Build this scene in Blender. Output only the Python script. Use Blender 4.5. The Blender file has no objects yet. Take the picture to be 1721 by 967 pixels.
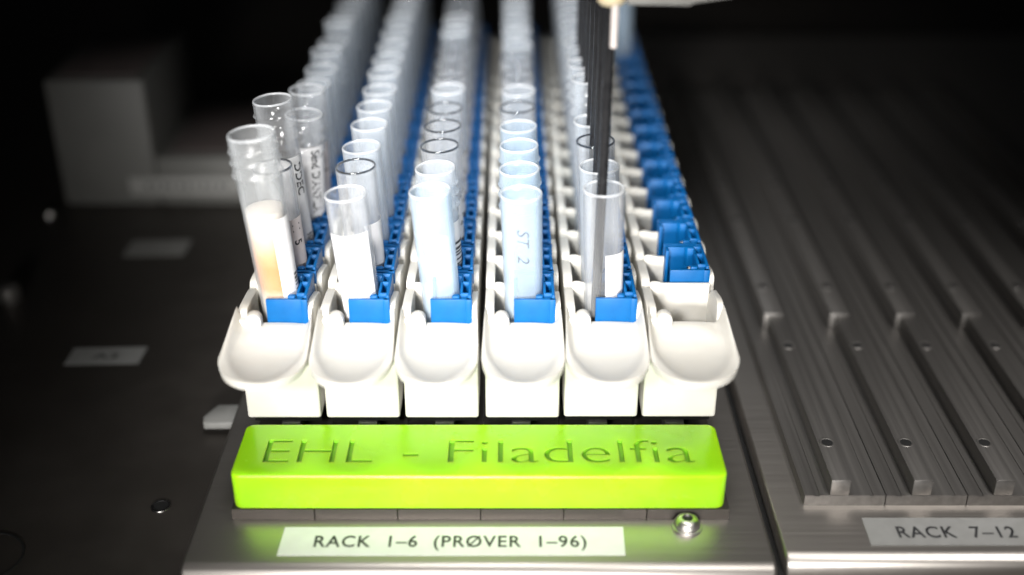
import bpy, bmesh, math, random
from mathutils import Matrix, Vector
random.seed(7)
S = 0.001                      # everything below is written in millimetres
sc = bpy.context.scene
COL = sc.collection
R = math.radians

# ------------------------------------------------------------------ materials
def nodes_of(name):
    m = bpy.data.materials.new(name); m.use_nodes = True
    nt = m.node_tree
    for n in list(nt.nodes): nt.nodes.remove(n)
    out = nt.nodes.new('ShaderNodeOutputMaterial')
    return m, nt, out

def noise(nt, scale, stretch=(1, 1, 1), detail=4, rough=0.55):
    tc = nt.nodes.new('ShaderNodeTexCoord')
    mp = nt.nodes.new('ShaderNodeMapping')
    mp.inputs['Scale'].default_value = tuple(scale * s for s in stretch)
    nt.links.new(tc.outputs['Object'], mp.inputs['Vector'])
    nz = nt.nodes.new('ShaderNodeTexNoise')
    nz.inputs['Scale'].default_value = 1.0
    nz.inputs['Detail'].default_value = detail
    nz.inputs['Roughness'].default_value = rough
    nt.links.new(mp.outputs['Vector'], nz.inputs['Vector'])
    return nz.outputs['Fac']

def ramp(nt, fac, lo, hi, p0=0.3, p1=0.7):
    r = nt.nodes.new('ShaderNodeValToRGB')
    r.color_ramp.elements[0].position = p0; r.color_ramp.elements[1].position = p1
    r.color_ramp.elements[0].color = (*lo, 1); r.color_ramp.elements[1].color = (*hi, 1)
    nt.links.new(fac, r.inputs['Fac'])
    return r.outputs['Color']

def mrange(nt, fac, lo, hi):
    r = nt.nodes.new('ShaderNodeMapRange')
    r.inputs['From Min'].default_value = 0.3; r.inputs['From Max'].default_value = 0.7
    r.inputs['To Min'].default_value = lo; r.inputs['To Max'].default_value = hi
    nt.links.new(fac, r.inputs['Value'])
    return r.outputs['Result']

def bump(nt, fac, strength, dist=0.0002):
    b = nt.nodes.new('ShaderNodeBump')
    b.inputs['Strength'].default_value = strength
    b.inputs['Distance'].default_value = dist
    nt.links.new(fac, b.inputs['Height'])
    return b.outputs['Normal']

def mat(name, lo, hi=None, rough=(0.4, 0.55), metal=0.0, scale=300, stretch=(1, 1, 1), bmp=0.0,
        sss=0.0, sss_r=(1, 1, 1), sss_scale=0.002, spec=0.5, aniso=0.0, trans=0.0, ior=1.45):
    m, nt, out = nodes_of(name)
    p = nt.nodes.new('ShaderNodeBsdfPrincipled')
    nt.links.new(p.outputs[0], out.inputs[0])
    f = noise(nt, scale, stretch)
    nt.links.new(ramp(nt, f, lo, hi or lo), p.inputs['Base Color'])
    nt.links.new(mrange(nt, f, *rough), p.inputs['Roughness'])
    p.inputs['Metallic'].default_value = metal
    p.inputs['Specular IOR Level'].default_value = spec
    p.inputs['Subsurface Weight'].default_value = sss
    p.inputs['Subsurface Radius'].default_value = sss_r
    p.inputs['Subsurface Scale'].default_value = sss_scale
    p.inputs['Transmission Weight'].default_value = trans
    p.inputs['IOR'].default_value = ior
    if bmp: nt.links.new(bump(nt, f, bmp), p.inputs['Normal'])
    return m

def plastic_tube(name, clear, body, tint=(1, 1, 1), haze=(0.8, 0.86, 0.92), rough=0.12, edge=0.5):
    """thin translucent plastic: transparent + hazy scatter + gloss; more plastic in the line of sight at grazing angles"""
    m, nt, out = nodes_of(name)
    N = nt.nodes.new
    tr = N('ShaderNodeBsdfTransparent'); tr.inputs['Color'].default_value = (*tint, 1)
    df = N('ShaderNodeBsdfDiffuse'); df.inputs['Color'].default_value = (*haze, 1)
    tl = N('ShaderNodeBsdfTranslucent'); tl.inputs['Color'].default_value = (*haze, 1)
    mx = N('ShaderNodeMixShader'); mx.inputs['Fac'].default_value = 0.35
    nt.links.new(df.outputs[0], mx.inputs[1]); nt.links.new(tl.outputs[0], mx.inputs[2])
    lw = N('ShaderNodeLayerWeight'); lw.inputs['Blend'].default_value = 0.35
    f = noise(nt, 260, (1, 1, 0.25), 3)
    ml = N('ShaderNodeMath'); ml.operation = 'MULTIPLY_ADD'
    ml.inputs[1].default_value = edge; ml.inputs[2].default_value = body
    nt.links.new(lw.outputs['Facing'], ml.inputs[0])
    m2 = N('ShaderNodeMath'); m2.operation = 'MULTIPLY'; m2.use_clamp = True
    nt.links.new(ml.outputs[0], m2.inputs[0]); nt.links.new(mrange(nt, f, 0.85, 1.15), m2.inputs[1])
    m1 = N('ShaderNodeMixShader')
    nt.links.new(m2.outputs[0], m1.inputs['Fac'])
    nt.links.new(tr.outputs[0], m1.inputs[1]); nt.links.new(mx.outputs[0], m1.inputs[2])
    gl = N('ShaderNodeBsdfGlossy'); gl.inputs['Roughness'].default_value = rough
    lf = N('ShaderNodeLayerWeight'); lf.inputs['Blend'].default_value = 0.5
    pw = N('ShaderNodeMath'); pw.operation = 'POWER'; pw.inputs[1].default_value = 4.0
    nt.links.new(lf.outputs['Facing'], pw.inputs[0])
    fr = N('ShaderNodeMath'); fr.operation = 'MULTIPLY_ADD'; fr.inputs[1].default_value = 0.7; fr.inputs[2].default_value = 0.04
    nt.links.new(pw.outputs[0], fr.inputs[0])
    m3 = N('ShaderNodeMixShader')
    nt.links.new(fr.outputs[0], m3.inputs['Fac'])
    nt.links.new(m1.outputs[0], m3.inputs[1]); nt.links.new(gl.outputs[0], m3.inputs[2])
    nt.links.new(m3.outputs[0], out.inputs[0])
    return m

M = {}
M['white'] = mat('white_plastic', (0.53, 0.51, 0.46), (0.57, 0.55, 0.50), (0.42, 0.54), scale=120, bmp=0.05,
                 sss=0.12, sss_r=(1, .8, .6), sss_scale=0.0012)
M['blue'] = mat('blue_plastic', (0.0, 0.080, 0.25), (0.0, 0.095, 0.29), (0.36, 0.48), scale=300, bmp=0.06, spec=0.3)
M['green'] = mat('green_acrylic', (0.30, 0.66, 0.010), (0.36, 0.73, 0.014), (0.18, 0.32), scale=45,
                 sss=0.75, sss_r=(1.0, 1.0, 0.1), sss_scale=0.005, spec=0.55)
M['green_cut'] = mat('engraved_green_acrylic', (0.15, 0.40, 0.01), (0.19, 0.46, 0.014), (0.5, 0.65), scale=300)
M['steel'] = mat('brushed_steel', (0.48, 0.445, 0.41), (0.51, 0.475, 0.44), (0.38, 0.43), metal=1.0, scale=700,
                 stretch=(0.02, 1.6, 1), bmp=0.012)
M['steel_edge'] = mat('polished_steel', (0.5, 0.48, 0.46), (0.56, 0.54, 0.52), (0.22, 0.3), metal=1.0, scale=400)
M['deck'] = mat('dark_deck_metal', (0.068, 0.060, 0.053), (0.079, 0.070, 0.062), (0.42, 0.50), metal=0.6, scale=60)
M['rail'] = mat('anodised_rail', (0.19, 0.18, 0.17), (0.25, 0.238, 0.225), (0.38, 0.50), metal=0.8, scale=260,
                stretch=(2.0, 0.03, 2.0), bmp=0.16)
M['paper'] = mat('label_tape', (0.76, 0.75, 0.75), (0.82, 0.81, 0.81), (0.4, 0.55), scale=200)
M['greytape'] = mat('grey_label_tape', (0.26, 0.26, 0.25), (0.30, 0.30, 0.29), (0.4, 0.55), scale=200)  # greyer than label_tape, one even tone
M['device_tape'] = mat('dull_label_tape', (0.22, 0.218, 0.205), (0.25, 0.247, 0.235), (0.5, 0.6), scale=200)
M['tubelabel'] = mat('tube_label_paper', (0.68, 0.67, 0.67), (0.74, 0.73, 0.73), (0.5, 0.65), scale=400)
M['pinklabel'] = mat('aged_tube_label', (0.66, 0.58, 0.56), (0.72, 0.65, 0.63), (0.5, 0.65), scale=400)
M['ink'] = mat('black_ink', (0.02, 0.02, 0.022), (0.035, 0.035, 0.038), (0.5, 0.6), scale=500)
M['pen'] = mat('grey_pen', (0.07, 0.075, 0.09), (0.12, 0.125, 0.14), (0.5, 0.6), scale=900)
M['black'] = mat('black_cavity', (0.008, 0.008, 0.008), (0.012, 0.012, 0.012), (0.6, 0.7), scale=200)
M['probe'] = mat('black_probe', (0.012, 0.012, 0.013), (0.02, 0.02, 0.021), (0.07, 0.10), scale=500, spec=0.5)
M['cream'] = mat('cream_plastic', (0.50, 0.42, 0.27), (0.55, 0.47, 0.31), (0.4, 0.5), scale=200)
M['arm'] = mat('pale_arm_plastic', (0.20, 0.197, 0.183), (0.23, 0.227, 0.213), (0.4, 0.5), scale=200)
M['sleeve'] = mat('pale_sleeve', (0.58, 0.52, 0.49), (0.62, 0.56, 0.53), (0.3, 0.4), scale=400)
M['device'] = mat('grey_device_plastic', (0.10, 0.099, 0.092), (0.12, 0.118, 0.110), (0.5, 0.6), scale=40)
M['device_top'] = mat('red_brown_panel', (0.10, 0.085, 0.08), (0.14, 0.11, 0.105), (0.5, 0.6), scale=60)
M['serum'] = mat('cream_serum', (0.62, 0.53, 0.44), (0.66, 0.57, 0.48), (0.3, 0.4), scale=150, sss=0.4, sss_scale=0.003)
M['orange'] = mat('orange_serum', (0.62, 0.21, 0.03), (0.68, 0.28, 0.06), (0.3, 0.4), scale=150, sss=0.4, sss_scale=0.003)
M['gel'] = mat('pale_gel', (0.60, 0.52, 0.45), (0.64, 0.57, 0.50), (0.3, 0.4), scale=150, sss=0.3, sss_scale=0.003)
def serum_gradient():
    m, nt, out = nodes_of('layered_serum')
    p = nt.nodes.new('ShaderNodeBsdfPrincipled'); nt.links.new(p.outputs[0], out.inputs[0])
    tc = nt.nodes.new('ShaderNodeTexCoord'); sp = nt.nodes.new('ShaderNodeSeparateXYZ')
    nt.links.new(tc.outputs['Object'], sp.inputs[0])
    mr = nt.nodes.new('ShaderNodeMapRange')
    mr.inputs['From Min'].default_value = 0.022; mr.inputs['From Max'].default_value = 0.057
    nt.links.new(sp.outputs['Z'], mr.inputs['Value'])
    r = nt.nodes.new('ShaderNodeValToRGB'); e = r.color_ramp.elements
    e[0].position = 0.0; e[0].color = (.60, .52, .44, 1); e[1].position = 1.0; e[1].color = (.62, .56, .50, 1)
    for ps, c in ((.30, (.62, .50, .38, 1)), (.39, (.56, .20, .004, 1)), (.55, (.56, .185, .003, 1)), (.66, (.62, .27, .07, 1)), (.84, (.60, .47, .36, 1))):
        x = e.new(ps); x.color = c
    f = noise(nt, 300); ad = nt.nodes.new('ShaderNodeMath'); ad.operation = 'MULTIPLY_ADD'; ad.inputs[1].default_value = 0.06
    nt.links.new(f, ad.inputs[0]); nt.links.new(mr.outputs[0], ad.inputs[2])
    nt.links.new(ad.outputs[0], r.inputs['Fac']); nt.links.new(r.outputs[0], p.inputs['Base Color'])
    p.inputs['Roughness'].default_value = 0.4
    return m
M['layered'] = serum_gradient()
M['swab'] = mat('white_pellet', (0.80, 0.80, 0.82), (0.85, 0.85, 0.86), (0.5, 0.6), scale=400)
M['water'] = plastic_tube('pale_liquid', 0, 0.10, (0.80, 0.88, 0.97), (0.7, 0.8, 0.92), 0.1, 0.1)
M['clear'] = plastic_tube('clear_plastic', 0, 0.028, (0.995, 0.996, 0.998), (0.92, 0.94, 0.96), 0.11, 0.36)
M['frost'] = plastic_tube('frosted_plastic', 0, 0.125, (0.985, 0.993, 1.0), (0.84, 0.89, 0.94), 0.2, 0.46)
M['serumtube'] = plastic_tube('cloudy_tube_plastic', 0, 0.055, (0.99, 0.99, 0.985), (0.85, 0.88, 0.90), 0.32, 0.40)
M['rimwhite'] = plastic_tube('thick_rim_plastic', 0, 0.30, (1, 1, 1), (0.93, 0.95, 0.97), 0.15, 0.35)
M['milky'] = plastic_tube('milky_plastic', 0, 0.15, (0.95, 0.98, 1.0), (0.72, 0.83, 0.93), 0.25, 0.46)
M['rimglass'] = mat('rim_refraction_tint', (0.16, 0.17, 0.185), (0.22, 0.23, 0.245), (0.03, 0.06), scale=200, trans=1.0, ior=1.5)  # dark tint puts the rim's refraction of black surroundings into its colour

# ------------------------------------------------------------------ mesh helpers
def link(name, me, parent=None, loc=None, rot=None):
    o = bpy.data.objects.new(name, me); COL.objects.link(o)
    if parent: o.parent = parent
    if loc: o.location = [c * S for c in loc]
    if rot: o.rotation_euler = rot
    return o

def smooth(me, ang=35):
    for p in me.polygons: p.use_smooth = True
    try: me.set_sharp_from_angle(angle=R(ang))
    except Exception: pass

class MB:
    """collects shapes (mm) into ONE mesh"""
    def __init__(s): s.bm = bmesh.new(); s.mi = 0
    def box(s, x0, x1, y0, y1, z0, z1, bev=0.0, seg=2):
        t = bmesh.new()
        vs = [t.verts.new((x, y, z)) for x in (x0, x1) for y in (y0, y1) for z in (z0, z1)]
        for f in ((0, 1, 3, 2), (4, 6, 7, 5), (0, 4, 5, 1), (2, 3, 7, 6), (0, 2, 6, 4), (1, 5, 7, 3)):
            t.faces.new([vs[i] for i in f])
        if bev: bmesh.ops.bevel(t, geom=t.edges[:], offset=bev, segments=seg, profile=0.5, affect='EDGES')
        s.merge(t); return s
    def prism(s, pts, axis, a, b, bev=0.0, seg=2):
        """polygon pts extruded along axis from a to b. axis 'x': pts are (y,z); 'z': (x,y); 'y': (x,z)"""
        t = bmesh.new()
        def P(p, k):
            return {'x': (k, p[0], p[1]), 'y': (p[0], k, p[1]), 'z': (p[0], p[1], k)}[axis]
        A = [t.verts.new(P(p, a)) for p in pts]; B = [t.verts.new(P(p, b)) for p in pts]
        n = len(pts)
        t.faces.new(A); t.faces.new(B[::-1])
        for i in range(n): t.faces.new((A[i], B[i], B[(i + 1) % n], A[(i + 1) % n]))
        bmesh.ops.recalc_face_normals(t, faces=t.faces[:])
        if bev:
            es = [e for e in t.edges if e.calc_face_angle(0) > 0.6]
            bmesh.ops.bevel(t, geom=es, offset=bev, segments=seg, profile=0.5, affect='EDGES')
        s.merge(t); return s
    def lathe(s, prof, seg=32, cx=0, cy=0, closed=False):
        t = bmesh.new(); rings = []
        for r, z in prof:
            if r < 1e-6: rings.append([t.verts.new((cx, cy, z))])
            else: rings.append([t.verts.new((cx + r * math.cos(2 * math.pi * i / seg), cy + r * math.sin(2 * math.pi * i / seg), z)) for i in range(seg)])
        pr = list(zip(rings, rings[1:])) + ([(rings[-1], rings[0])] if closed else [])
        for a, b in pr:
            for i in range(seg):
                j = (i + 1) % seg
                if len(a) == 1 and len(b) == 1: continue
                if len(a) == 1: t.faces.new((a[0], b[j], b[i]))
                elif len(b) == 1: t.faces.new((a[i], a[j], b[0]))
                else: t.faces.new((a[i], a[j], b[j], b[i]))
        bmesh.ops.recalc_face_normals(t, faces=t.faces[:])
        s.merge(t); return s
    def merge(s, t):
        me = bpy.data.meshes.new('tmp'); t.to_mesh(me); t.free()
        n = len(s.bm.faces)
        s.bm.from_mesh(me); bpy.data.meshes.remove(me)
        s.bm.faces.ensure_lookup_table()
        for f in s.bm.faces[n:]: f.material_index = s.mi
    def mesh(s, name, mats, ang=35):
        me = bpy.data.meshes.new(name)
        bmesh.ops.scale(s.bm, vec=(S, S, S), verts=s.bm.verts[:])
        s.bm.to_mesh(me); s.bm.free()
        for m in (mats if isinstance(mats, (list, tuple)) else [mats]): me.materials.append(m)
        smooth(me, ang); return me
    def build(s, name, mats, parent=None, loc=None, rot=None, ang=35):
        return link(name, s.mesh(name, mats, ang), parent, loc, rot)

def tag(o, label=None, cat=None, group=None, kind=None):
    if label: o['label'] = label
    if cat: o['category'] = cat
    if group: o['group'] = group
    if kind: o['kind'] = kind
    return o

def empty(name, loc=(0, 0, 0), rot=(0, 0, 0)):
    o = bpy.data.objects.new(name, None); COL.objects.link(o)
    o.empty_display_size = 0.005
    o.location = [c * S for c in loc]; o.rotation_euler = rot
    return o

def text_bm(body, cap, extrude=0.0, offset=0.0, xs=1.0, align='LEFT', shear=0.0, spacing=1.0, res=4):
    """bmesh of the text in mm, capital height = cap, x scaled by xs"""
    cu = bpy.data.curves.new('t', 'FONT'); cu.body = body; cu.size = 1.0
    cu.align_x = align; cu.extrude = extrude; cu.offset = offset; cu.shear = shear
    cu.space_character = spacing; cu.resolution_u = res
    o = bpy.data.objects.new('t', cu); COL.objects.link(o)
    dg = bpy.context.evaluated_depsgraph_get(); dg.update()
    me = bpy.data.meshes.new_from_object(o.evaluated_get(dg))
    bpy.data.objects.remove(o); bpy.data.curves.remove(cu)
    bm = bmesh.new(); bm.from_mesh(me); bpy.data.meshes.remove(me)
    k = cap / 0.729
    for v in bm.verts: v.co = Vector((v.co.x * k * xs, v.co.y * k, v.co.z))
    bmesh.ops.remove_doubles(bm, verts=bm.verts[:], dist=1e-5)
    return bm

def bm_obj(bm, name, m, parent=None, loc=None, rot=None, fn=None):
    if fn:
        for v in bm.verts: v.co = Vector(fn(v.co))
    bmesh.ops.scale(bm, vec=(S, S, S), verts=bm.verts[:])
    me = bpy.data.meshes.new(name); bm.to_mesh(me); bm.free()
    for x in (m if isinstance(m, list) else [m]): me.materials.append(x)
    return link(name, me, parent, loc, rot)

ORD = ['', 'first', 'second', 'third', 'fourth', 'fifth', 'sixth', 'seventh', 'eighth', 'ninth', 'tenth', 'eleventh',
       'twelfth', 'thirteenth', 'fourteenth', 'fifteenth', 'sixteenth']

# ------------------------------------------------------------------ setting: deck
dk = MB().box(-900, 900, -60, 1500, -14, -8, 0).build('deck', M['deck'])
tag(dk, 'dark metal instrument deck', None, None, 'structure')
def tape(parent, x0, x1, y0, y1, z, m, skew=0.0):
    return MB().prism([(x0, y0), (x1, y0 + skew), (x1 + 0.3, y1 + skew), (x0 + 0.3, y1)], 'z', z, z + 0.12).build('label', m, parent)
# A3 label: pixel (118..240, 583..612)
DZ = -8.0
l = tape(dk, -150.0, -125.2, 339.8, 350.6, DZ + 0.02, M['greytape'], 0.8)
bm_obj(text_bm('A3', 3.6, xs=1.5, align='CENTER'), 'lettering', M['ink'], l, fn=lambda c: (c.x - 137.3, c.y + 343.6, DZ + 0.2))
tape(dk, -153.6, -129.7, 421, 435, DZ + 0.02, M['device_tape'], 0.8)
# recessed holes of the deck
MB().lathe([(0, .05), (2.2, .05), (2.3, .3), (2.7, .32), (2.9, .02)], 28).build('bolt_hole', [M['steel_edge']], dk, (-98.0, 265.0, DZ))
MB().lathe([(0, .10), (2.1, .10), (2.15, .34), (2.2, .34)], 28).build('bolt_hole', [M['black']], dk, (-98.0, 265.0, DZ + .02))
MB().lathe([(9.6, .02), (9.7, .25), (10.3, .25), (10.4, .02)], 48).build('round_plug', [M['black']], dk, (-139.3, 243.5, DZ))
k = MB().lathe([(0, 7.5), (2.4, 7.2), (3.9, 5.8), (4.3, 3.5), (3.6, 0)], 28).build('knob', M['rail'], None, (-184, 384, DZ))
tag(k, 'small pale round knob at the left edge of the dark deck', 'knob')
k = MB().lathe([(0, 3), (1.5, 2.8), (2.2, 1.8), (2.2, 0)], 20).build('pin', M['steel_edge'], None, (-195, 458, DZ))
tag(k, 'tiny blurred steel pin by the corner of the grey device', 'pin')

# grey stepped device far left
dv = empty('stepped_device', (-166, 470, DZ))
MB().box(-26, 15, 0, 73, 0, 56, 1.5).build('tall_block', M['device'], dv)
MB().box(15.05, 78, 0.5, 68, 0, 22, 1.2).build('low_block', M['device'], dv)
MB().box(-22, 11, 5, 66, 56.02, 56.5, .2).build('top_panel', M['device_top'], dv)
MB().box(20, 74, 6, 62, 22.02, 22.5, .2).build('top_panel', M['device_top'], dv)
lb = MB().box(3, 53, -0.4, -0.02, 5, 13, .1).build('label', M['device_tape'], dv)
sm = MB()
for i in range(11):
    w = random.uniform(1.4, 3.0); x = 10 + i * 3.4
    sm.box(x, x + w, -0.62, -0.42, 8.4, 10.4)
sm.build('lettering', M['ink'], lb)
tag(dv, 'grey stepped plastic device standing on the dark deck behind the racks', 'device')

# ------------------------------------------------------------------ plates
def plate(x0, x1, y0, y1, z0, z1):
    b = MB()
    prof = [(y0 - 3.6, z0), (y0 - 3.6, z1 - 3.2), (y0 - 3.0, z1 - 1.5), (y0 - 1.6, z1 - .35), (y0, z1), (y1, z1), (y1, z0)]
    b.prism(prof, 'x', x0, x1, 0.9, 3)
    return b
pl = plate(-83.4, 67.3, 233.2, 620, -7.95, 0).build('metal_plate', M['steel'])
tag(pl, 'brushed steel base plate under the loaded white racks', 'plate')
pr = plate(70.4, 330, 237.5, 700, -7.95, -0.3).build('metal_plate', M['steel'])
tag(pr, 'dark steel base plate under the empty guide rails', 'plate')
MB().box(67.5, 70.2, 225, 620, -7.9, -5.5).build('gap_strip', M['black'], pl)
l = tape(pl, -59.6, 29.3, 235.2, 246.2, 0.02, M['paper'], 0.1)
bm_obj(text_bm('RACK  1–6  (PRØVER  1–96)', 4.5, xs=0.85, align='CENTER', spacing=1.12, offset=0.016), 'lettering', M['ink'], l,
       fn=lambda c: (c.x - 15.6, c.y + 238.4, 0.17))
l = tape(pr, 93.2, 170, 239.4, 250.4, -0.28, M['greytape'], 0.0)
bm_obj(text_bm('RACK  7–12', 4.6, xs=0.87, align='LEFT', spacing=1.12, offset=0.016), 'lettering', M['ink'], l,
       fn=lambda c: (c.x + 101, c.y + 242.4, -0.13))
# button head screw, bent from a lathe with a hex socket
scr = MB()
scr.lathe([(0, 0.02), (4.0, .02), (4.0, .5), (3.9, .8), (3.6, .85)], 36)
scr.lathe([(3.55, .8), (3.5, 1.5), (3.0, 2.5), (2.2, 3.05), (1.45, 3.2), (1.25, 2.0), (0, 1.9)], 36)
M['screw'] = mat('satin_steel', (0.55, 0.53, 0.50), (0.62, 0.60, 0.57), (0.34, 0.42), metal=1.0, scale=500)
so = scr.build('screw', M['screw'], pl, (46.4, 246.3, 0))
MB().prism([(1.15 * math.cos(R(60 * i)), 1.15 * math.sin(R(60 * i))) for i in range(6)], 'z', 1.95, 2.6).build('socket', M['black'], so)
# side tab
tb = MB().prism([(-91.0, 309.5), (-83.45, 309.5), (-83.45, 299.5), (-93.5, 299.5), (-94.2, 303)], 'z', -6.0, -3.6, .4).build('tab', M['device_tape'], pl)

# ------------------------------------------------------------------ guide rails
def make_rail(name, length, ribs, holes):
    t = empty(name)
    pr_ = [(0.15, 0), (0.15, 3.4), (2.6, 3.4), (2.65, 3.1), (4.2, 3.1), (4.25, 3.4), (17.6, 3.4), (17.65, 3.15), (18.6, 3.15), (18.65, 3.4), (21.85, 3.4), (21.85, 0)]
    base_m = M['rail'] if holes else M['deck']
    if not holes: pr_ = [(0.15, 0), (0.15, 3.4), (21.85, 3.4), (21.85, 0)]
    MB().prism(pr_, 'y', 0, length).build('base', base_m, t)
    for (y0, y1, w, h, xc) in ribs:
        MB().box(xc - w / 2, xc + w / 2, y0, y1, 3.4, h, .25).build('rib', M['rail'], t)
    for (y, h, xc) in holes:
        b = MB(); b.mi = 0
        b.lathe([(1.5, 0.01), (1.75, .16), (2.05, .16), (2.2, .01)], 24)
        b.mi = 1
        b.lathe([(0, .05), (1.55, .05), (1.55, .02)], 24)
        b.build('bolt_hole', [M['rail'], M['black']], t, (xc, y, h))
    return t
def copy_tree(o, parent=None):
    c = o.copy(); COL.objects.link(c)
    if parent: c.parent = parent
    for ch in o.children: copy_tree(ch, c)
    return c
rail0 = make_rail('guide_rail', 330, [(0, 89, 5.2, 8.4, 9.4), (89.02, 330, 6.2, 9.2, 8.5)],
                  [(17.3, 8.4, 9.5), (70, 8.4, 9.4), (108.5, 9.2, 8.6), (164, 9.2, 8.6), (199, 9.2, 8.6)])
for i in range(7):
    o = rail0 if i == 0 else copy_tree(rail0)
    o.location = ((79.1 + 22.0 * i) * S, 255.7 * S, -0.28 * S)
    tag(o, 'empty grey metal guide rail, %s from the loaded white racks' % ORD[i + 1], 'guide rail', 'empty guide rails for racks 7-12')
rail1 = make_rail('guide_rail', 330, [(33, 330, 5.4, 8.4, 11)], [])
for i in range(6):
    o = rail1 if i == 0 else copy_tree(rail1)
    o.location = ((-73.9 + 22.0 * i) * S, 249.4 * S, 0.02 * S)
    tag(o, 'covered grey guide rail under the green block, %s from the left' % ORD[i + 1], 'guide rail', 'guide rails under the loaded racks')

# ------------------------------------------------------------------ green acrylic block
def rrect(x0, x1, y0, y1, rf, rb, n=6):
    pts = []
    for cx, cy, r, a0 in ((x1 - rb, y1 - rb, rb, 0), (x0 + rb, y1 - rb, rb, 90), (x0 + rf, y0 + rf, rf, 180), (x1 - rf, y0 + rf, rf, 270)):
        for i in range(n + 1):
            a = R(a0 + 90 * i / n); pts.append((cx + r * math.cos(a), cy + r * math.sin(a)))
    return pts
gb = MB().prism(rrect(-73.2, 56.7, 249.4, 273.2, 2.6, 2.4), 'z', 3.46, 14.3, 0.7, 3)
go = gb.build('acrylic_block', [M['green'], M['green_cut']])
me_cut = bpy.data.meshes.new('cutter'); all_bm = bmesh.new()
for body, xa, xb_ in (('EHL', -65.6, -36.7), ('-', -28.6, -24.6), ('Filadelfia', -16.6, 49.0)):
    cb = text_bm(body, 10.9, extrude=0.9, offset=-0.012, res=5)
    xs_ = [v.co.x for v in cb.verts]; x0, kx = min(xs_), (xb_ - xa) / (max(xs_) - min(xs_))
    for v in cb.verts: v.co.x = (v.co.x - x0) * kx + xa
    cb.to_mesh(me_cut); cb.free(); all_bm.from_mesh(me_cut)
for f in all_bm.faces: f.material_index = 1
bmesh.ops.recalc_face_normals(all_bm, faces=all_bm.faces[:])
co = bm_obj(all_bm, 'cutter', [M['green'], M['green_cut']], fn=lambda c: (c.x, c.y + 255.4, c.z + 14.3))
md = go.modifiers.new('engrave', 'BOOLEAN'); md.operation = 'DIFFERENCE'; md.object = co; md.solver = 'EXACT'
bpy.context.view_layer.update()
dg = bpy.context.evaluated_depsgraph_get()
nm = bpy.data.meshes.new_from_object(go.evaluated_get(dg))
go.modifiers.clear(); go.data = nm; nm.name = 'acrylic_block'
bpy.data.objects.remove(co)
smooth(nm, 30)
tag(go, 'bright green acrylic block engraved EHL - Filadelfia in front of the racks', 'sign block')

# ------------------------------------------------------------------ racks
LEFT = [-74.0, -51.8, -29.6, -7.0, 15.0, 37.0]
W = 20.7
Y0 = 278.0
P = 16.6
YT = [288.0 + P * k for k in range(16)]         # tube rows
YEND = YT[-1] + 12

def wall_profile(z_lo, base, top, lead, drop):
    """side wall as a (y,z) outline with one rounded hump per position"""
    pts = [(Y0 + .7, z_lo), (Y0 + .7, base)]
    for yk in YT:
        a = yk - 7.4
        pts += [(a, base), (a + .15, top - 1.6), (a + .7, top - .5), (a + 1.8, top), (a + lead, top - .25), (a + 12.5, top - drop), (a + 15.6, base + .3), (a + 16.2, base)]
    pts += [(YEND, base), (YEND, z_lo)]
    return pts

def heightfield_handle(lx, rx):
    """scoop in front of a rack: a shallow dish with rising cheeks and a thick rounded lip (local x from the rack's left)"""
    bm = bmesh.new()
    nu, nv = 28, 18
    L = 28.8
    def top(u, v):
        au = abs(u)
        g = 0.55 + 0.45 * math.sqrt(max(0, 1 - au ** 2.2))
        side = (lx if u < 0 else rx)
        wv = W / 2 - 0.15 + (side + 0.15) * v ** 0.9
        x = W / 2 + u * wv
        y = Y0 + 2.6 - L * v * g
        z = 41.9 - 0.7 * v
        d = (u / 0.92) ** 2 + ((v - 0.53) / 0.44) ** 2
        z -= 2.1 * max(0, 1 - d) ** 0.8
        z += (1 - v) ** 1.15 * 5.4 * max(0, (au - 0.82) / 0.18) ** 1.5
        z += 0.6 * (1 - v) ** 4 * (1 - au ** 2)
        z += 0.4 * max(0, au - .8) / .2
        return x, y, z
    T = [[None] * (nv + 1) for _ in range(nu + 1)]; B = [[None] * (nv + 1) for _ in range(nu + 1)]
    for i in range(nu + 1):
        u = math.sin((-1 + 2 * i / nu) * math.pi / 2 * 0.999) if True else 0
        for j in range(nv + 1):
            v = 1 - (1 - j / nv) ** 1.3
            x, y, z = top(u, v)
            T[i][j] = bm.verts.new((x, y, z))
            d = 26.0 + 14.6 * v ** 0.55
            zb = min(z - 2.3, d)
            xb = W / 2 + (x - W / 2) * 0.985
            B[i][j] = bm.verts.new((xb, y + 0.25 * v, zb))
    for i in range(nu):
        for j in range(nv):
            bm.faces.new((T[i][j], T[i][j + 1], T[i + 1][j + 1], T[i + 1][j]))
            bm.faces.new((B[i][j], B[i + 1][j], B[i + 1][j + 1], B[i][j + 1]))
    def strip(a, b):
        for k in range(len(a) - 1): bm.faces.new((a[k], b[k], b[k + 1], a[k + 1]))
    strip([T[i][nv] for i in range(nu + 1)], [B[i][nv] for i in range(nu + 1)])
    strip([T[nu][nv - j] for j in range(nv + 1)], [B[nu][nv - j] for j in range(nv + 1)])
    strip([T[0][j] for j in range(nv + 1)], [B[0][j] for j in range(nv + 1)])
    strip([T[nu - i][0] for i in range(nu + 1)], [B[nu - i][0] for i in range(nu + 1)])
    bmesh.ops.recalc_face_normals(bm, faces=bm.faces[:])
    # round the lip
    es = [e for e in bm.edges if len(e.link_faces) == 2 and e.calc_face_angle(0) > 0.9]
    bmesh.ops.bevel(bm, geom=es, offset=0.75, segments=3, profile=0.5, affect='EDGES', clamp_overlap=True)
    b = MB(); b.merge(bm)
    return b

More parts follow.
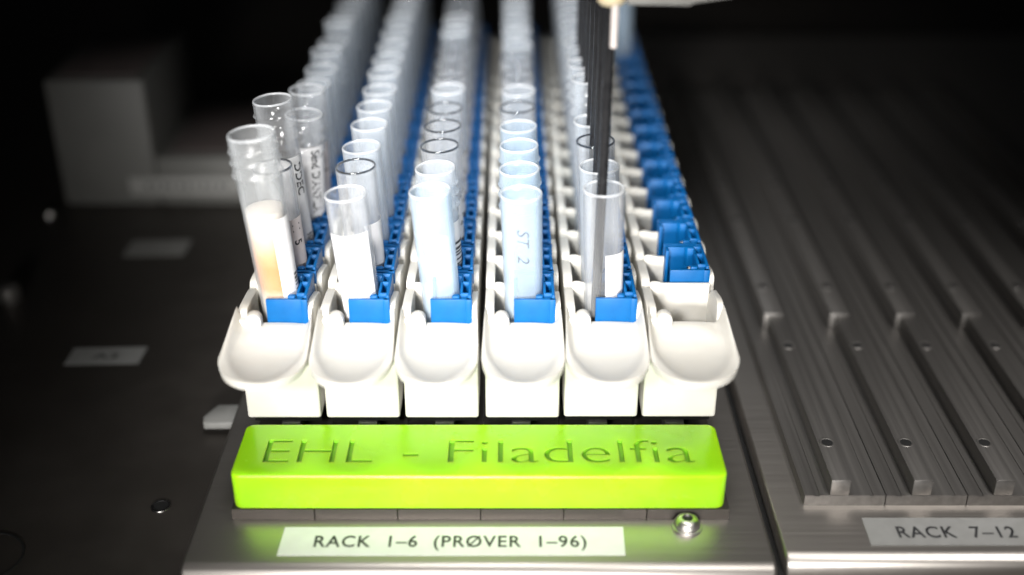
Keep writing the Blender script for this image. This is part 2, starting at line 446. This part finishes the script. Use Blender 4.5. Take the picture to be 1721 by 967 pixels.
# shared meshes
m_base = MB().box(0.6, W - .6, Y0 + 2.4, YEND, 12.75, 16, .4).mesh('base', M['white'])
m_shaded_foot = MB().box(0.7, W - .7, Y0 + 5, YEND - 1, 8.45, 12.74, .3).mesh('shaded_foot', M['black'])  # rack foot, coloured black for the shade in the gap under the rack
m_front = MB().box(0, W, Y0, Y0 + 2.6, 12.7, 41.2, .9, 3).mesh('front_panel', M['white'])
m_back = MB().box(0.05, W - .05, YEND, YEND + 2.6, 12.7, 43, .6).mesh('back_panel', M['white'])
m_wl = MB().prism(wall_profile(12.8, 44.2, 46.0, 6, .9), 'x', 0.05, 2.6, .28).mesh('side_wall', M['white'])
m_wr = MB().prism(wall_profile(12.8, 41.0, 47.6, 5, 2.2), 'x', W - 1.75, W - .05, .28).mesh('side_wall', M['white'])
def divider_mesh():
    # outline in (x,z): hump on the left shoulder then a flat top
    pts = [(2.3, 15.5), (2.3, 46.1), (3.0, 46.4), (4.2, 46.45), (5.2, 46.2), (6.2, 45.95), (8.6, 45.9), (W - 1.5, 45.9), (W - 1.5, 15.5)]
    return MB().prism(pts, 'y', -0.55, 0.55, .22).mesh('divider', M['white'])
m_div = divider_mesh()
def post_mesh():
    n = 8
    pts = [(2.5, 38)] + [(2.5 + 2.1 - 2.1 * math.cos(math.pi * i / n), 44.0 + 2.0 * math.sin(math.pi * i / n)) for i in range(n + 1)] + [(6.7, 38)]
    return MB().prism(pts, 'y', Y0 + .3, Y0 + 3.4, .3).mesh('corner_post', M['white'])
m_post = post_mesh()
def clip_mesh():
    b = MB()
    b.box(0, 11, -7.25, -6.25, 40.3, 49.4, .18)                 # front wall
    b.box(9.4, 11.25, -7.45, -5.9, 40.3, 49.4, .3)               # corner rib
    b.box(0, 6.9, 6.1, 7.0, 30, 50.0, .18)                      # back wall
    b.box(0, 0.9, 3.6, 6.4, 30, 50.0, .18)                      # short return of the back wall
    b.box(10.2, 11.0, -6.4, 7.0, 30, 50.2, .18)                 # outer side
    b.box(7.95, 8.65, -4.2, 7.0, 30, 50.0, .15)                  # inner side
    b.box(8.0, 10.6, 6.0, 7.0, 30, 50.2, .18)                   # rear bar
    b.box(8.0, 10.6, 1.6, 2.5, 30, 50.0, .15)                   # middle bar
    b.box(8.0, 10.6, -4.9, -4.1, 30, 50.0, .15)                 # fore bar
    b.box(8.3, 10.6, -4.5, 6.5, 30, 34.0, .1)                   # pocket floor
    return b.mesh('tube_clip', M['blue'])
m_clip = clip_mesh()
m_tongue = MB().prism([(5.9, -6.3), (7.7, -6.3), (8.0, -5.4), (7.4, -4.5), (6.4, -4.7), (5.8, -5.4)], 'z', 46.5, 49.9, .2) \
    .prism([(6.3, 4.6), (8.2, 4.4), (8.2, 6.6), (6.0, 6.6), (5.6, 5.7)], 'z', 44.5, 50.4, .2).mesh('spring_tongue', M['blue'])
RX = [(1.9, .62), (.62, .62), (.6, .6), (.6, .6), (.62, .62), (.62, 1.8)]
RNAME = ['first', 'second', 'third', 'fourth', 'fifth', 'sixth']
RLAB = ['white rack of threaded tubes, first from the left, one with orange serum',
        'white rack of frosted tubes, second from the left, clear labelled tube in front',
        'white rack, third from the left, many clear dark-rimmed tubes behind two frosted ones',
        'white rack, fourth from the left, frosted front tube with handwriting',
        'white rack, fifth from the left, with black probes dipping into its tubes',
        'nearly empty white rack on the right, showing bare blue clips']
racks = []
for r in range(6):
    t = empty('tube_rack', (LEFT[r], 0, 0))
    dz = 0.35 if r >= 4 else 0.0
    t.location.z = dz * S
    for nm_, me in (('base', m_base), ('shaded_foot', m_shaded_foot), ('front_panel', m_front), ('back_panel', m_back), ('side_wall', m_wl), ('side_wall', m_wr), ('corner_post', m_post)):
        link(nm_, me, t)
    heightfield_handle(*RX[r]).build('handle', M['white'], t, ang=50)
    for k in range(15):
        link('divider', m_div, t, (0, YT[k] + P / 2, 0))
    for k in range(16):
        if r == 5 and k == 0: continue
        c = link('tube_clip', m_clip, t, (8.0, YT[k], 0))
        link('spring_tongue', m_tongue, c)
    tag(t, RLAB[r], 'tube rack', 'white racks standing side by side')
    racks.append(t)

# ------------------------------------------------------------------ tubes
ZB = 16.6
def r_at(z, h, r0, r1):
    return r0 + (r1 - r0) * max(0, min(1, z / h))
_tm = {}
def tube_mesh(kind, h, thread, r0=4.9, r1=5.6):
    key = (kind, round(h, 1), thread)
    if key in _tm: return _tm[key]
    b = MB(); w = 0.5
    prof = [(0, 0), (r0 * .5, .55), (r0 * .85, 2.2), (r0, 4.6)]
    hz = h - 0.55
    n = 8
    zs = [4.6 + (hz - 4.6) * i / n for i in range(1, n + 1)]
    if thread:
        zs = [z for z in zs if z < h - 13]
        outer = [(r_at(z, h, r0, r1), z) for z in zs]
        rt = r1
        outer += [(rt, h - 11.6), (rt + .55, h - 11.2), (rt + .6, h - 10.7), (rt + .1, h - 10.2), (rt + .05, h - 8.0), (rt + .55, h - 7.4),
                  (rt + .05, h - 6.8), (rt + .05, h - 5.0), (rt + .5, h - 4.4), (rt + .05, h - 3.8), (rt, hz)]
    else:
        outer = [(r_at(z, h, r0, r1), z) for z in zs]
    b.lathe(prof + outer, 36)
    inner = [(r1 - w, hz), (r_at(h * .5, h, r0, r1) - w, h * .5), (r0 - w, 5.0), ((r0 - w) * .8, 2.7), (0, 1.2)]
    b.lathe(inner, 36)
    b.mi = 1
    b.lathe([(r1 - w, hz), (r1 - w, h - .25), (r1 - w * .7, h), (r1 - w * .3, h), (r1 + .02, h - .25), (r1, hz)], 36)
    m = b.mesh('wall', [M['clear' if kind == 'pale_rim' else kind], M['rimglass'] if kind == 'clear' else M['rimwhite']], 60)
    _tm[key] = m
    return m
def cyl_pt(th, z, h, dr=0.07, r0=4.9, r1=5.6):
    r = r_at(z, h, r0, r1) + dr
    return (r * math.sin(th), -r * math.cos(th), z)
def sticker(parent, h, t0, t1, z0, z1, m, r1=5.6, ragged=0.0):
    bm = bmesh.new(); n = 14; rows = []
    for i in range(n + 1):
        th = R(t0 + (t1 - t0) * i / n)
        rows.append([bm.verts.new(cyl_pt(th, z0 + (z1 - z0) * j / 3, h, .07, 4.9, r1)) for j in range(4)])
    for i in range(n):
        for j in range(3):
            bm.faces.new((rows[i][j], rows[i + 1][j], rows[i + 1][j + 1], rows[i][j + 1]))
    o = bm_obj(bm, 'label', m, parent)
    for p in o.data.polygons: p.use_smooth = True
    return o
def cyl_text(parent, h, body, cap, th_mid, z_top, xs=1.0, m='ink', r1=5.6, shear=0.0, dr=.13, offset=0.0):
    """text reading down the tube, letter tops towards +theta"""
    bm = text_bm(body, cap, xs=xs, shear=shear, offset=offset)
    rr = 5.4
    return bm_obj(bm, 'lettering', M[m], parent,
                  fn=lambda c: cyl_pt(R(th_mid) + (c.y - cap / 2) / rr, z_top - c.x, h, dr, 4.9, r1))
def barcode(parent, h, t0, t1, z0, z1, r1=5.6, dense=.55):
    bm = bmesh.new(); z = z0
    while z < z1:
        w = random.choice((.35, .5, .8)); n = 5
        prev = None
        for i in range(n + 1):
            th = R(t0 + (t1 - t0) * i / n)
            a = bm.verts.new(cyl_pt(th, z, h, .12, 4.9, r1)); b2 = bm.verts.new(cyl_pt(th, z + w, h, .12, 4.9, r1))
            if prev: bm.faces.new((prev[0], a, b2, prev[1]))
            prev = (a, b2)
        z += w + random.choice((.4, .6, .95))
    return bm_obj(bm, 'barcode', M['ink'], parent)
def fill(parent, h, z0, z1, m, name='liquid', r1=5.6, dome=0.0):
    a = r_at(z0, h, 4.9, r1) - .6; c = r_at(z1, h, 4.9, r1) - .6
    prof = [(0, z0), (a * .7, z0), (a, z0 + .4), (c, z1 - .3 - dome), (c * .7, z1 - dome * .3), (0, z1)]
    return MB().lathe(prof, 32).build(name, m, parent)

def tube(r, k, kind, h=61.4, lean=-1.5, thread=False, label=None, back=0.0, dx=0.0, r1=5.6):
    """r, k: rack and row. h above the slot floor; lean in mm to +x between clip and rim"""
    zt = ZB + h
    a = math.atan2(lean, zt - 45)
    xb = LEFT[r] + 10.6 + dx - math.tan(a) * (45 - ZB)
    t = empty('sample_tube', (xb, YT[k] + back, ZB), (0, a, 0))
    link('wall', tube_mesh(kind, h, thread, 4.9, r1), t)
    return t
def where(r, k):
    return '%s from front in %s rack from left' % (ORD[k + 1], RNAME[r])
GRP = ['tubes in the first rack', 'tubes in the second rack', 'tubes in the third rack', 'tubes in the fourth rack', 'tubes in the fifth rack', 'tubes in the sixth rack']
def name_tube(t, r, k, what):
    tag(t, '%s, %s' % (what, where(r, k)), 'test tube', GRP[r])

for r in range(5):
    for k in range(16):
        j = random.uniform(-.5, .5); ln = -1.5 + random.uniform(-.35, .35)
        h = 61.4 + j
        what = None
        if r == 0:
            if k == 0:
                h = 78.0; t = tube(0, 0, 'serumtube', h, -3.3, True, r1=6.2)
                fill(t, h, 20, 57, M['layered'], 'liquid', 6.2)
                l = sticker(t, h, 24, 108, 22, 55, M['tubelabel'], 6.2)
                barcode(l, h, 72, 92, 25, 38, 6.2)
                what = 'tall threaded tube holding orange serum'
            elif k == 1:
                h = 62; t = tube(0, 1, 'clear', h, -2.3)
                fill(t, h, 14, 42, M['gel'], 'gel')
                l = sticker(t, h, -10, 115, 14, 47, M['pinklabel'])
                cyl_text(l, h, '11  5', 2.8, 58, 46, .9, offset=.02); barcode(l, h, 74, 100, 15, 27)
                what = 'clear dark-rimmed tube with pinkish label'
            elif k == 2:
                h = 75.5; t = tube(0, 2, 'pale_rim', h, -3.2, True, dx=-0.7)
                fill(t, h, 14, 38, M['serum'], 'liquid')
                l = sticker(t, h, -5, 105, 12, 59, M['tubelabel'])
                cyl_text(l, h, 'DDEC', 2.7, 60, 57, 1.0, offset=.02); barcode(l, h, 55, 80, 22, 34)
                what = 'tall clear threaded tube with printed label'
            elif k == 3:
                h = 65; t = tube(0, 3, 'pale_rim', h, 1.2, True, dx=0.4)
                l = sticker(t, h, -20, 110, 10, 56, M['tubelabel'])
                cyl_text(l, h, 'Send DIANFILA', 2.9, 42, 55, .78, offset=0.02)
                what = 'threaded tube labelled Send DIANFILA'
            elif k == 4:
                h = 67; t = tube(0, 4, 'pale_rim', h, 0.2, True)
                l = sticker(t, h, 0, 110, 14, 50, M['pinklabel'])
                cyl_text(l, h, '1 3', 2.6, 62, 45, 1.0); barcode(l, h, 60, 90, 16, 30)
                what = 'threaded tube with narrow pink label'
            else:
                t = tube(0, k, 'frost', h + random.uniform(0, 4), ln + 1.0, k % 3 == 1); what = 'blurred frosted tube'
        elif r == 1:
            if k == 0:
                t = tube(1, 0, 'pale_rim', h, -2.4)
                l = sticker(t, h, -62, 62, 14, 51, M['tubelabel']); what = 'clear tube wrapped in blank white label'
            elif k == 1:
                t = tube(1, 1, 'clear', 62, -1.5)
                l = sticker(t, 62, 15, 120, 10, 46, M['tubelabel']); what = 'clear dark-rimmed tube with white label'
            else:
                t = tube(1, k, 'frost', h, ln); what = 'empty frosted tube'
        elif r == 2:
            if k == 0:
                t = tube(2, 0, 'milky', 62, -2.3)
                l = sticker(t, 62, 140, 215, 22, 46, M['tubelabel']); what = 'milky pale blue tube'
            elif k == 1:
                t = tube(2, 1, 'frost', 61.5, -1.8, True)
                l = sticker(t, 61.5, 40, 120, 14, 46, M['tubelabel']); barcode(l, 61.5, 46, 90, 16, 40); what = 'frosted threaded tube with barcode'
            else:
                kind = 'clear' if k not in (5, 9, 10, 13) else 'frost'
                t = tube(2, k, kind, h, ln)
                l = sticker(t, h, 28, 122, 12 + random.uniform(0, 4), 42 + random.uniform(-2, 5), M['tubelabel'])
                barcode(l, h, 46, 88, 16, 33)
                if k < 6: cyl_text(l, h, random.choice(('1 4', '2 7', '1 9', '0 3')), 2.4, 70, 41, 1.0)
                what = ('clear dark-rimmed tube with barcode label' if kind == 'clear' else 'frosted tube with barcode label')
        elif r == 3:
            if k == 0:
                t = tube(3, 0, 'milky', 61, -.8)
                cyl_text(t, 61, 'ST  2', 3.3, 4, 53, 1.05, 'pen', shear=.3, dr=.06, offset=-.008)
                what = 'milky blue tube with handwritten marks'
            elif k in (4, 6, 7):
                t = tube(3, k, 'clear', h, ln); what = 'clear dark-rimmed tube'
            else:
                kd = 'milky' if k < 4 else 'frost'
                t = tube(3, k, kd, h, ln + .2, k in (1, 2)); what = 'empty frosted tube' if kd == 'frost' else 'milky pale tube'
        else:
            if k == 0:
                h = 62.5; t = tube(4, 0, 'pale_rim', h, -1.0)
                l = sticker(t, h, 2, 78, 14, 45, M['tubelabel']); barcode(l, h, 50, 74, 16, 30)
                what = 'clear tube with a black probe inside'
            elif k == 1:
                t = tube(4, 1, 'frost', 62, -1.2); what = 'frosted tube with a black probe inside'
            elif k == 2:
                t = tube(4, 2, 'clear', 63, -1.2); what = 'clear dark-rimmed tube beside the probes'
            else:
                hh = h + (9 if k in (4, 5) else 6 if k in (6, 7) else 2)
                t = tube(4, k, 'frost', hh, ln, k in (4, 5, 6, 9)); what = 'hazy tube half hidden by the probes'
        if k > 9 and r not in (0,): what = what.replace('empty ', 'blurred ')
        name_tube(t, r, k, what)
for k in (13, 14, 15):
    t = tube(5, k, 'milky', 64, -1.2)
    name_tube(t, 5, k, 'blurred pale blue tube')

# ------------------------------------------------------------------ pipetting head with its probes
hd = empty('pipetting_head', (24.6, 288, 126))
for k in range(8):
    ztip = (30, 38, 58, 60, 66, 66, 66, 66)[k]
    a = 0.012 if k == 0 else 0.006
    b = MB().lathe([(0, ztip - 126), (.6, ztip - 126 + .2), (1.35, ztip - 126 + 5), (1.35, 40), (0, 40)], 20)
    b.build('probe', M['probe'], hd, (-.25 * (k > 0), P * k, 0), (0, a, 0))
MB().lathe([(0, -8.6), (.85, -8.6), (.95, -8.3), (.95, 3), (0, 3.2)], 24).build('sleeve', M['sleeve'], hd, (.75, -2.2, 0))
MB().lathe([(1.4, 1.5), (2.8, 1.6), (3.5, 2.4), (3.6, 16), (1.4, 16)], 32, closed=True).build('collar', M['cream'], hd)
MB().prism([(3.2, 2.9), (18.5, 2.6), (19.0, 3.2), (29, 4.6), (29, 22), (3.2, 22)], 'y', -6, 12, .5).build('arm', M['arm'], hd)
tag(hd, 'black pipetting probes hanging from a pale arm over the racks', 'pipette')

# ------------------------------------------------------------------ camera
cam = bpy.data.cameras.new('camera'); cam.lens = 2000 / 1721 * 36; cam.sensor_width = 36
cam.clip_start = 0.01; cam.clip_end = 20
cam.shift_x = 0.0015
cam.dof.use_dof = True; cam.dof.focus_distance = 0.332; cam.dof.aperture_fstop = 4.0
co_ = bpy.data.objects.new('camera', cam); COL.objects.link(co_)
co_.location = (0, 0, 0.2037); co_.rotation_euler = (R(90 - 28.2), 0, 0)
sc.camera = co_

# ------------------------------------------------------------------ light
def area(name, loc, target, sx, sy, power, col=(1, 1, 1), spread=180):
    l = bpy.data.lights.new(name, 'AREA'); l.shape = 'RECTANGLE'; l.size = sx * S; l.size_y = sy * S
    l.energy = power; l.color = col; l.spread = R(spread)
    o = bpy.data.objects.new(name, l); COL.objects.link(o)
    o.location = [c * S for c in loc]
    d = Vector(target) - Vector(loc)
    o.rotation_euler = d.to_track_quat('-Z', 'Y').to_euler()
    return o
area('front_lamp', (-20, -260, 130), (-8, 285, 32), 160, 90, 0.205, (1.0, 0.985, 0.96), 29)
area('key_lamp', (-130, -80, 275), (-12, 326, 66), 120, 80, 0.16, (1.0, 0.985, 0.97), 26)
area('rail_fill_light', (230, 110, 480), (150, 272, 0), 160, 160, 0.11, (1.0, 0.97, 0.94), 26)  # added fill that lifts the empty rails, not a fixture of the instrument
area('dish_fill_light', (-8, 268, 470), (-8, 266, 40), 150, 40, 0.026, (1.0, 0.985, 0.965), 26)  # unseen extra light, put in to brighten the handle dishes
area('tube_fill_light', (-10, 430, 640), (-8, 380, 60), 90, 110, 0.06, (0.93, 0.965, 1.0), 17)  # fill added above to brighten the tubes and their insides
w = bpy.data.worlds.new('World'); sc.world = w; w.use_nodes = True
bg = w.node_tree.nodes['Background']; bg.inputs[0].default_value = (0.9, 0.95, 1.0, 1); bg.inputs[1].default_value = 0.004

# ------------------------------------------------------------------ render settings
sc.render.engine = 'CYCLES'
c = sc.cycles
c.use_denoising = True
c.max_bounces = 12; c.diffuse_bounces = 4; c.glossy_bounces = 4; c.transmission_bounces = 8
c.transparent_max_bounces = 48
c.caustics_reflective = False; c.caustics_refractive = False
c.sample_clamp_indirect = 4
vs = sc.view_settings
vs.view_transform = 'Standard'; vs.look = 'None'; vs.exposure = 0; vs.gamma = 1
